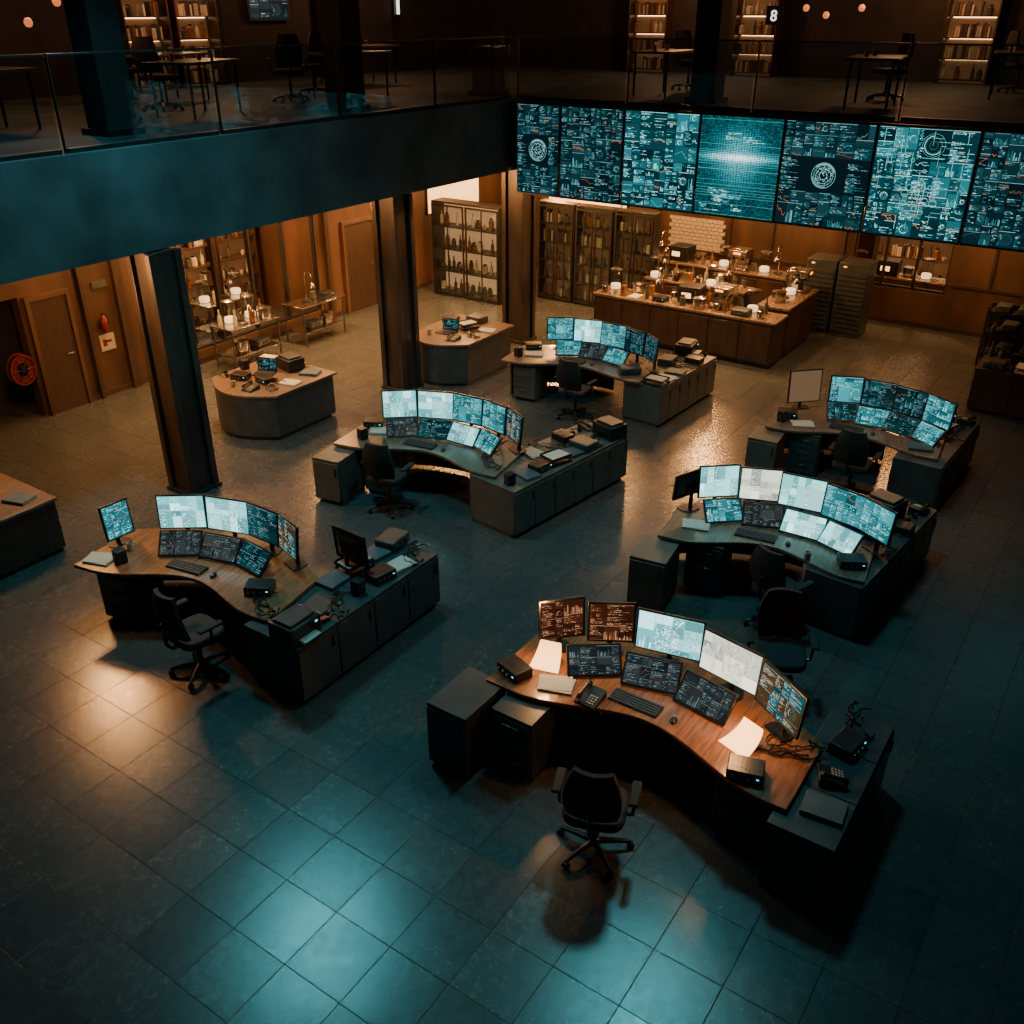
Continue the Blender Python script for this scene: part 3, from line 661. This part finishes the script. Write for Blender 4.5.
counter(17.31,19.05,5.45,6.1,1.0,'dark wood return counter with stone top')
counter(17.95,18.45,6.6,8.82,1.0,'middle wood island counter with glassware')
counter(19.1,19.7,6.15,9.9,1.1,'rear wood counter crowded with appliances')
def coffee():
    e=thing('coffee_machine','stainless steel coffee machine with spouts','coffee machine')
    MB().bb(-.2,.2,-.05,.22,0,.42).bb(-.2,.2,-.22,-.05,.28,.42).bb(-.2,.2,-.22,-.05,0,.05).ob('body',M['steel'],e,bev=.012)
    for x in(-.1,.1):MB().tube([(x,-.14,.28),(x,-.14,.22)],[.035,.03],12).ob('spout',M['black'],e,bev=0)
    MB().box((0,-.222,.36),(.16,.006,.04)).ob('indicator',M['ledo'],e,bev=0);return e
def jar(m,h,r,nm='jar',lab='glass storage jar with lid'):
    def f():
        e=thing(nm,lab,'jar')
        MB().lathe([(r*.8,0),(r,.01),(r,h*.75),(r*.6,h*.85),(r*.6,h*.9)],n=14).ob('body',M[m],e,bev=0)
        MB().lathe([(r*.68,h*.9),(r*.68,h),(r*.2,h*1.02)],n=14).ob('lid',M['dmetal'],e,bev=0);return e
    return f
def bottle(m,nm):
    def f():
        o=MB().lathe([(.035,0),(.04,.01),(.04,.17),(.014,.22),(.014,.29),(.016,.3)],n=12).ob('bottle',M[m],bev=0)
        return tag(o,'slender '+nm+' bottle standing upright','bottle')
    return f
def pot():
    e=thing('cooking_pot','stainless steel pot with two handles','pot')
    MB().lathe([(.12,0),(.13,.02),(.13,.18),(.14,.185),(.14,.2),(.02,.23)],n=20).ob('body',M['steel'],e,bev=0)
    for x in(-1,1):MB().tube([(x*.13,-.05,.14),(x*.17,-.04,.15),(x*.17,.04,.15),(x*.13,.05,.14)],.009).ob('handle',M['black'],e,bev=0)
    return e
def oven():
    e=thing('microwave_oven','dark countertop oven with lit window','oven')
    MB().bb(-.22,.22,-.2,.2,0,.32).ob('body',M['dmetal'],e,bev=.01)
    MB().bb(-.19,.1,-.215,-.2,.05,.27).ob('door',M['black'],e,bev=.004);MB().bb(-.14,.05,-.219,-.216,.11,.21).ob('window_pane',M['panel'],e,bev=0)
    MB().bb(.13,.15,-.24,-.2,.06,.26).ob('handle',M['metal'],e,bev=.003);return e
def tank():
    e=thing('glass_cylinder','tall clear glass cylinder with glowing contents','glass vessel')
    MB().lathe([(.11,0),(.12,.02),(.12,.38),(.125,.39)],n=20).ob('glass_wall',M['glass'],e,bev=0)
    MB().lathe([(.09,.01),(.1,.02),(.1,.1),(.09,.11)],n=16).ob('core',M['glow'],e,bev=0)
    MB().lathe([(.125,.39),(.125,.42),(.05,.44)],n=20).ob('lid',M['steel'],e,bev=0);return e
def tap():
    e=thing('gooseneck_stand','tall steel gooseneck apparatus on a round base','apparatus')
    MB().lathe([(.09,0),(.09,.02),(.03,.04)],n=16).ob('base',M['dmetal'],e,bev=0)
    MB().tube([(0,0,.02),(0,0,.5)]+[(0,-.1+.1*math.cos(a),.5+.1*math.sin(a)) for a in[rad(30*i) for i in range(1,7)]]+[(0,-.2,.4)],.012).ob('tube',M['steel'],e,bev=0)
    MB().lathe([(.06,0),(.05,.06),(.015,.1)],(0,-.2,.3),14).ob('head',M['steel'],e,bev=0);return e
GK='appliances and vessels on the counters'
R=random.Random(11)
KS={'cof':coffee,'jarp':jar('pale',.22,.07),'pot':pot,'ov':oven,'jara':jar('amber',.26,.06,lab='amber glass storage jar with lid'),'tank':tank,'jarg':jar('green',.2,.06,lab='smoky glass storage jar with lid'),'bt0':bottle('amber','amber'),'bt1':bottle('green','smoky'),'bt2':bottle('pale','pale'),'tap':tap,'jars':jar('steel',.18,.07,'canister','stainless steel canister with lid')}
KS.update(FN);WD=dict(cof=.44,jarp=.17,pot=.36,ov=.48,jara=.15,tank=.28,jarg=.15,bt0=.12,bt1=.12,bt2=.12,dv=.34,tr=.32,mg=.14,pp=.26,sp=.2,cs=.42,tap=.22,jars=.17,pr=.44)
def row(x,y1,y0,z,rz,kinds,jx=.05,axis='y',gap=.01):
    i=0;y=y1;g=gap
    while True:
        k=kinds[i%len(kinds)];w=WD[k]
        if y-w<y0:break
        p=(x+R.uniform(-jx,jx),y-w/2,z) if axis=='y' else (y-w/2,x+R.uniform(-jx,jx),z)
        inst(k,KS[k],p,rz+R.uniform(-.1,.1),group=GK);y-=w+g+R.random()*.05;i+=1
row(19.4,9.85,6.25,1.1,H90,['cof','jara','tap','ov','pot','bt0','tank','cof','jarg','tank','tap','jars','ov','bt2'])
row(18.08,8.78,6.65,1.0,H90,['tank','bt1','pot','jara','jars','tank','jarg','tap','mg'],.02);row(18.32,8.78,6.65,1.0,H90,['jarg','tap','bt0','jars','bt1','mg','bt2','pot','jarg'],.02)
row(16.8,9.2,5.55,.9,H90,['jars','mg','jara','pp','bt1','dv','mg','jarg','pot','jars','bt0','cs'],.02,gap=.04);row(17.12,9.2,5.55,.9,H90,['tank','bt1','pot','jara','tap','jars','ov','bt0','cof','bt1'],.02,gap=.03)
row(5.8,19.0,17.4,1.0,0,['cof','tank','tap','pot','jara'],.03,'x')
def rack():
    e=thing('equipment_rack','tall grey louvred equipment rack with lit strip','rack')
    MB().bb(-.3,.3,-.3,.3,0,1.5).ob('body',M['cab'],e,bev=.01)
    b=MB()
    for i in range(13):b.bb(-.27,.27,-.32,-.3,.1+i*.095,.16+i*.095)
    b.ob('louvres',M['cab'],e,bev=0)
    MB().bb(-.2,-.14,-.323,-.30,1.41,1.43).ob('indicator',M['ledo'],e,bev=0);return e
for y in(4.95,5.60):inst('rack',rack,(19.75,y,0),H90,group='equipment racks beside the counter')
# shelving
def bookcase(w,h,d,n,lit=False,glassf=False,lab='dark wood bookcase with filled shelves',nm='bookcase'):
    e=thing(nm,lab,'cabinet' if glassf else 'bookcase')
    m=M['frame'] if glassf else M['counter']
    MB().bb(-w/2,-w/2+.04,-d/2,d/2,0,h).ob('side_panel',m,e);MB().bb(w/2-.04,w/2,-d/2,d/2,0,h).ob('side_panel',m,e)
    MB().bb(-w/2+.04,w/2-.04,d/2-.02,d/2,0,h).ob('back_panel',M['cabglow2'] if lit else M['cabglow'],e,bev=0)
    MB().bb(-w/2,w/2,-d/2,d/2,h,h+.04).ob('top',m,e)
    for i in range(n+1):
        z=.06+i*(h-.08)/n
        if i<n:MB().bb(-w/2+.04,w/2-.04,-d/2+.01,d/2-.02,z,z+.025).ob('shelf',m,e,bev=0)
        if i and (lit or not glassf):MB().bb(-w/2+.1,w/2-.1,d/2-.05,d/2-.03,z-.014,z-.001).ob('added_light_strip',M['strip'],e,bev=0)  # strips added to brighten the shelf contents
    if glassf:
        for s in(-1,1):
            a,b_=s*w/4-w/4+.02,s*w/4+w/4-.02
            o=MB().bb(a+.04,b_-.04,-d/2-.02,-d/2-.012,.08,h-.06).ob('glass_door',M['glass'],e,bev=0)
            f=MB().bb(a,a+.04,-d/2-.03,-d/2-.002,.04,h-.02).bb(b_-.04,b_,-d/2-.03,-d/2-.002,.04,h-.02).bb(a+.04,b_-.04,-d/2-.03,-d/2-.002,.04,.08).bb(a+.04,b_-.04,-d/2-.03,-d/2-.002,h-.06,h-.02)
            f.bb((a+b_)/2-.012,(a+b_)/2+.012,-d/2-.03,-d/2-.008,.08,h-.06).ob('door_frame',m,o,bev=0)
            MB().tube([(s*.04,-d/2-.045,h*.45),(s*.04,-d/2-.045,h*.6)],.008).ob('handle',M['metal'],o,bev=0)
    return e
def book(m,h,t):
    def f():
        e=thing('book','upright hardback book on the shelf','book')
        MB().bb(-t/2,t/2,-.08,-.075,0,h).bb(-t/2,-t/2+.003,-.075,.08,0,h).bb(t/2-.003,t/2,-.075,.08,0,h).ob('cover',M[m],e,bev=0)
        MB().bb(-t/2+.003,t/2-.003,-.075,.075,.004,h-.006).ob('pages',M['paper'],e,bev=0);return e
    return f
def fillshelf(cx,cy,rz,w,h,d,n,pb,seed,grp,z0=0):
    R=random.Random(seed);c,s=math.cos(rz),math.sin(rz)
    for i in range(n):
        z=z0+.06+i*(h-.08)/n+.026;x=-w/2+.13;lim=(h-.08)/n-.04;mode=R.random()<pb
        while x<w/2-.13:
            if R.random()<.12:x+=.12;mode=R.random()<pb;continue
            if mode:
                j=R.randrange(5);hh=[.24,.27,.22,.25,.2][j];t=[.05,.035,.045,.06,.04][j]
                if hh<lim:inst(('bk',j),book(['brownb','navy','cream','door','paper'][j],hh,t),(cx+x*c,cy+x*s,z),rz,group=grp)
                x+=t+.012
            else:
                j=R.choice(['bt0','bt1','bt2','jarp','jara','mg','jarg','jars'])
                if j[:2]!='bt' or lim>.31:inst(j,KS[j],(cx+x*c,cy+x*s,z),rz,group=grp)
                x+=WD[j]+R.random()*.05
for i in range(3):
    y=11.35-i*.98
    inst('bc',lambda:bookcase(.95,2.15,.3,5,False,True,'dark glass-fronted cabinet with filled shelves','glass_cabinet'),(18.6,y,0),H90,group='glass-fronted cabinets behind the counter')
    fillshelf(18.6,y,H90,.95,2.15,.3,5,.35,30+i,'books and jars in the glass-fronted cabinets')
e=bookcase(1.9,2.1,.45,4,True,True,'lit black-framed glass display cabinet with vessels','display_cabinet');e.location=(17.6,13.1,0);e.rotation_euler=(0,0,H90)
fillshelf(17.6,13.1,H90,1.9,2.1,.45,4,0,50,'bottles in the display cabinet')
def shelfu():return bookcase(1.05,2.1,.35,5,lab='wood shelving unit stocked with bottles')
for i in range(3):
    x=11.3+i*1.1;inst('bc2',shelfu,(x,16.4,0),0,group='shelving in the glazed alcove')
    fillshelf(x,16.4,0,1.05,2.1,.35,5,.3,60+i,'bottles in the glazed alcove')
for i,(x,y,a) in enumerate(((12.9,17.4,0),(14.1,17.4,0),(18.3,17.4,0),(23.8,12.0,H90),(23.8,9.2,H90),(23.8,4.5,H90))):
    inst('bc2',shelfu,(x,y,4.562),a,label='wood shelving unit on the upper floor',group='shelving on the upper floor')
    fillshelf(x,y,a,1.05,2.1,.35,5,.6,90+i,'books and jars on the upper floor shelving',4.562)
def wtable():
    e=thing('metal_table','slim metal work table with lower shelf','table')
    MB().bb(-.6,.6,-.3,.3,.77,.8).ob('tabletop',M['steel'],e);MB().bb(-.57,.57,-.27,.27,.25,.27).ob('lower_shelf',M['steel'],e,bev=0)
    for a in(-1,1):
        for b_ in(-1,1):MB().tube([(a*.56,b_*.26,0),(a*.56,b_*.26,.77)],.018).ob('leg',M['metal'],e,bev=0)
    return e
for p in((11.5,13.9),(12.3,15.5),(13.3,13.9)):inst('wt',wtable,(p[0],p[1],0),0,group='metal tables by the glazed alcove')
GK='vessels on the metal tables'
row(15.5,12.85,11.7,.8,0,['tank','tap','jarp','tank','bt0'],.05,'x');row(13.78,12.05,10.95,.8,0,['pot','jara','tap','bt2','jars'],.02,'x');row(14.02,12.05,10.95,.8,0,['bt0','tank','jarg','tank','bt2'],.02,'x');row(13.9,13.8,12.75,.8,0,['dv','jarg','tap','tank','mg'],.05,'x')
row(13.9,12.0,11.0,.272,0,['cs','pot'],.02,'x');row(13.9,13.8,12.8,.272,0,['pot','cs'],.02,'x')
GK='vessels behind the serving hatch'
fillshelf(22.55,4.4,H90,1.8,2.1,.3,4,.2,80,GK)
e=bookcase(1.9,2.1,.3,4,lab='shelving unit behind the serving hatch');e.location=(22.55,4.4,0);e.rotation_euler=(0,0,H90)
counter(21.3,21.8,3.3,5.6,.9,'serving counter inside the hatch room');row(21.55,5.5,3.4,.9,H90,['tank','jars','ov','pot','tank','cof'],.03)
# fire equipment
e=thing('fire_extinguisher','small red fire extinguisher hung on the brown wall','fire extinguisher',(9.0,14.5,1.12));e.scale=(.75,.75,.6)
MB().lathe([(.07,0),(.08,.02),(.08,.4),(.04,.47),(.03,.5)]).ob('cylinder',M['red'],e,bev=0);MB().bb(-.02,.06,-.02,.02,.5,.56).ob('valve',M['black'],e);MB().tube([(.05,0,.53),(.11,0,.45),(.11,0,.2)],.012).ob('hose',M['black'],e,bev=0)
MB().bb(-.04,.04,.07,.135,.1,.3).ob('bracket',M['metal'],e,bev=0)
e=thing('safety_notice','small cream notice with red symbol','sign',(9.05,14.59,.78));MB().bb(-.14,.14,-.01,.01,0,.28).ob('board',M['cream'],e,bev=.002);MB().bb(-.09,-.02,-.014,-.0105,.08,.2).bb(-.02,.08,-.014,-.0105,.14,.18).ob('symbol',M['red'],e,bev=0)
e=thing('exit_sign','dim illuminated exit sign beside the door','sign',(9.1,14.59,1.85));MB().bb(-.14,.14,-.03,.01,0,.12).ob('board',M['green'],e,bev=.003)
e=thing('hose_reel','dark red coiled fire hose reel beside the doorway','hose reel',(7.42,14.5,.92));e.scale=(.8,1,.95)
RX=(rad(90),0,0)
MB().lathe([(.24,-.07),(.265,-.07),(.265,-.05),(.24,-.05)],n=32,ring=True).lathe([(.24,.05),(.265,.05),(.265,.07),(.24,.07)],n=32,ring=True).ob('rim',M['red'],e,(0,0,0),RX,0)
b=MB()
for r in(.13,.16,.19,.22):
    b.lathe([(r+.015*math.cos(t),.04+.015*math.sin(t)) for t in[rad(60*i) for i in range(6)]],n=28,ring=True)
b.ob('hose',M['red'],e,(0,0,0),RX,0)
b=MB()
for i in range(6):
    a=i*math.pi/3;b.tube([(.04*math.cos(a),-.062,.04*math.sin(a)),(.25*math.cos(a),-.062,.25*math.sin(a))],.008,6)
b.ob('spoke',M['dmetal'],e,bev=0)
MB().lathe([(.05,-.08),(.055,-.07),(.055,.07),(.05,.08)],n=16).ob('hub',M['dmetal'],e,(0,0,0),RX,0)
MB().bb(-.02,.36,.06,.1,-.03,.03).ob('bracket',M['dmetal'],e)
# lamps
def downl():
    e=thing('downlight','recessed warm round ceiling downlight','light')
    MB().lathe([(.14,-.02),(.14,0),(.1,0),(.1,-.02)],n=20,ring=True).ob('ring',M['metal'],e,bev=0);MB().lathe([(.1,-.012),(.1,-.006)],n=20).ob('lens',M['down'],e,bev=0);return e
for x,y in((5.7,11.0),(9.3,12.2),(11.6,13.4),(13.6,12.6),(16.6,12.4),(17.2,9.2),(18.0,7.4),(17.9,4.4),(20,9),(19.7,12.2)):inst('dl',downl,(x,y,3.33),0,group='ceiling downlights')
def litwall(loc,rz,w,h):
    e=thing('lit_wall_glow','glowing warm panel painted as a lit wall area','light',loc,rz,'glowing panels painted as lit wall');MB().box((0,.03,0),(w+.06,.04,h+.06)).ob('frame',M['frame'],e);MB().box((0,.0,0),(w,.02,h)).ob('diffuser',M['panel'],e,bev=0)  # glowing panel stands in for light falling on the wall
litwall((18.9,14.55,2.1),0,2.0,.8);litwall((20.95,12.0,1.95),H90,2.2,.7)
def pend():
    e=thing('pendant_lamp','small glowing globe pendant on the upper floor','lamp')
    MB().lathe([(.02,-.06),(.045,-.045),(.06,0),(.045,.045),(.02,.06)],n=14).ob('globe',M['dim'],e,bev=0);MB().tube([(0,0,.06),(0,0,2.9)],.006,6).ob('cord',M['black'],e,bev=0);return e
for p in((8.5,14,5.82),(9.0,14,6.08),(20,6.8,6.0),(20,6.4,5.88),(20,5.75,6.0)):inst('pd',pend,p,0,group='pendant lamps on the upper floor')
e=thing('wall_display','dim lit display on the upper floor wall','screen',(16.3,17.5,6.05),0);MB().box((0,.03,0),(1.2,.05,.6)).ob('casing',M['black'],e);d=bpy.data.objects.new('display',uimesh(1.14,.54,'grey',31,.05,None,6));COL.objects.link(d);d.parent=e
e=thing('light_tube','vertical white light tube on the upper floor','light',(20.6,17.47,4.56));MB().lathe([(.04,1.3),(.04,2.0)],n=10).ob('tube',M['white'],e,bev=0);MB().bb(-.08,.08,.06,.13,0,2.1).bb(-.04,.04,-.02,.06,1.2,1.29).ob('bracket',M['frame'],e)
cu=bpy.data.curves.new('numeral','FONT');cu.body='8';cu.size=.28;cu.extrude=.01;cu.align_x='CENTER';tmp=bpy.data.objects.new('tmp',cu);COL.objects.link(tmp)
bpy.context.view_layer.update();me=bpy.data.meshes.new_from_object(tmp);bpy.data.objects.remove(tmp);me.materials.clear();me.materials.append(M['white'])
e=thing('number_sign','small glowing number sign on the upper floor','sign',(20.5,7.6,5.87),H90);d=bpy.data.objects.new('numeral',me);COL.objects.link(d);d.parent=e;d.rotation_euler=(rad(90),0,0);d.location=(0,-.03,-.1)
MB().box((0,.0,0),(.34,.03,.34)).ob('board',M['black'],e);MB().tube([(0,0,.17),(0,0,3)],.008,6).ob('cord',M['black'],e,bev=0)
# upper furniture
def utable():
    e=thing('cafe_table','dark rectangular table on the upper floor','table')
    MB().bb(-.7,.7,-.4,.4,.71,.75).ob('tabletop',M['woodd'],e)
    for a in(-1,1):
        for b_ in(-1,1):MB().tube([(a*.62,b_*.32,.0),(a*.62,b_*.32,.71)],.02).ob('leg',M['dmetal'],e,bev=0)
    return e
for i,(x,y) in enumerate(((3.9,12.4),(7.0,13.1),(10.2,12.7),(13.8,12.9),(17.3,4.6),(17.6,1.6),(17.6,8.5),(20.5,3),(11.5,15),(16.5,15))):
    inst('ut',utable,(x,y,4.562),.15*(i%3),group='tables on the upper floor');inst('ch',chair,(x+(.1 if y>10 else 1.25),y+(1.0 if y>10 else .1),4.56),3.0+i,group='chairs on the upper floor')
    if i<4:inst('ch',chair,(x-1.3,y+.2,4.56),H90+i*.3,group='chairs on the upper floor')
    for q in range(2):inst('mg',mug,(x-.3+.5*q,y+.1,5.313),q,group='mugs on the upper floor tables')
# sideboard
cb=cabinet(1.8,.8,.75,3,'counter','counter',lab='dark wood sideboard near the screens wall');cb.location=(17.0,1.1,0);cb.rotation_euler=(0,0,H90)
GK='items on the dark sideboard'
row(16.8,1.95,.3,.75,H90,['cs','tr','jarg','pr','cs'],.02);row(17.2,1.95,.3,.75,H90,['bt1','jarg','sp','sp','dv','dv'],.02)
def openrack():
    e=thing('shelf_rack','dark open metal shelf rack stacked with boxes','shelf')
    for a in(-1,1):
        for b_ in(-1,1):MB().bb(a*.42-.02,a*.42+.02,b_*.2-.02,b_*.2+.02,0,1.1).ob('post',M['frame'],e,bev=0)
    MB().bb(-.44,.44,.19,.21,0.02,1.1).ob('back_panel',M['frame'],e,bev=0)
    for i in range(3):MB().bb(-.4,.4,-.2,.18,.2+i*.4,.23+i*.4).ob('shelf',M['frame'],e,bev=0)
    return e
for x,y in((18.2,1.6),(19.4,1.9)):
    inst('or',openrack,(x,y,0),H90,group='open racks by the sideboard')
    for k in range(3):
        for q in(-.19,.19):inst('cs',case_,(x-.02,y+q,.232+.4*k),0,group='cases on the open racks')
# ---------------------------------------------------------------- lights
def light(kind,loc,e,col,size=.5,rot=None,spot=None,blend=.8,spread=None):
    l=bpy.data.lights.new('light',kind);l.energy=e;l.color=col
    if kind=='AREA':
        l.shape='DISK';l.size=size
        if spread:l.spread=rad(spread)
    else:l.shadow_soft_size=size
    if kind=='SPOT':l.spot_size=rad(spot);l.spot_blend=blend
    o=bpy.data.objects.new('light',l);COL.objects.link(o);o.location=loc
    if rot:o.rotation_euler=rot
    return o
TE=(.15,.72,.80);WA=(1,.46,.15);WB=(1,.53,.19)
light('AREA',(6.9,8.6,8.0),140,TE,.9,spread=120);light('AREA',(8.6,3.6,8.0),105,TE,.9,spread=120)
light('SPOT',(3.6,4.3,8),130,TE,.5,spot=38,blend=1)
light('SPOT',(5.9,2.7,4.5),190,WA,.15,spot=40);light('SPOT',(5.2,7.7,4.5),180,WA,.15,spot=38)
light('POINT',(6.0,3.72,1.25),34,WA,.06);light('POINT',(5.9,1.8,1.15),18,WA,.06)
for x,y,e,s in((5.9,11.1,270,.2),(9.3,12.6,170,.2),(12.6,12.9,260,.2),(16.2,12.2,260,.2),(17.6,10.2,150,.15),(17.5,6.9,260,.15),(19.9,8.0,130,.15),(18.5,3.4,130,.2),(19.9,12.2,300,.15),(12.4,15.4,420,.15),(21.9,4.4,380,.15),(13.8,11.2,100,.1),(15.9,8.0,80,.15)):
    light('POINT',(x,y,3.0),e,WA,s)
for x,y,e in((8.9,14.1,110),(10.1,13.9,200),(12.6,13.6,520),(15.5,13.8,430),(16.8,12.6,520),(9.6,12.1,420),(13.6,11.4,420),(17.1,8.4,420),(17.1,6.4,400),(18.9,7.6,330),(18.0,10.9,330),(20.6,6.6,160),(20.5,2.6,140),(18.9,9.4,240),(14.3,12.6,460),(11.2,11.8,360),(15.7,7.5,300),(15.9,5.0,220),(7.9,12.8,160)):
    light('SPOT',(x,y,3.28),e,WB,.06,spot=108,blend=.95)
light('SPOT',(12.3,5.0,6.5),430,(1,.58,.3),.3,spot=95,blend=1)
light('SPOT',(12.2,1.9,4.2),160,(1,.5,.2),.1,spot=70,blend=1)  # added spot without a fixture, makes a warm glint on the floor
light('SPOT',(11.9,9.2,3.6),190,(1,.8,.6),.1,spot=80,blend=1)  # added spot, no fixture, for the pale glare on the floor
for x,y,e in((9,14.5,110),(13.5,16.2,110),(18.3,16,90),(22.5,10.5,120),(20,5,100),(22.5,5,90)):light('POINT',(x,y,6.9),e,(1,.42,.17),.2)
w=bpy.data.worlds.new('w');bpy.context.scene.world=w;w.use_nodes=True
w.node_tree.nodes['Background'].inputs[0].default_value=(.05,.16,.2,1);w.node_tree.nodes['Background'].inputs[1].default_value=.05
# ---------------------------------------------------------------- camera
cam=bpy.data.cameras.new('camera');cam.lens=33.05;cam.sensor_width=36;cam.clip_end=200
co=bpy.data.objects.new('camera',cam);COL.objects.link(co);co.location=(0,0,6);co.rotation_euler=(rad(61.8),0,rad(-55.8))
bpy.context.scene.camera=co
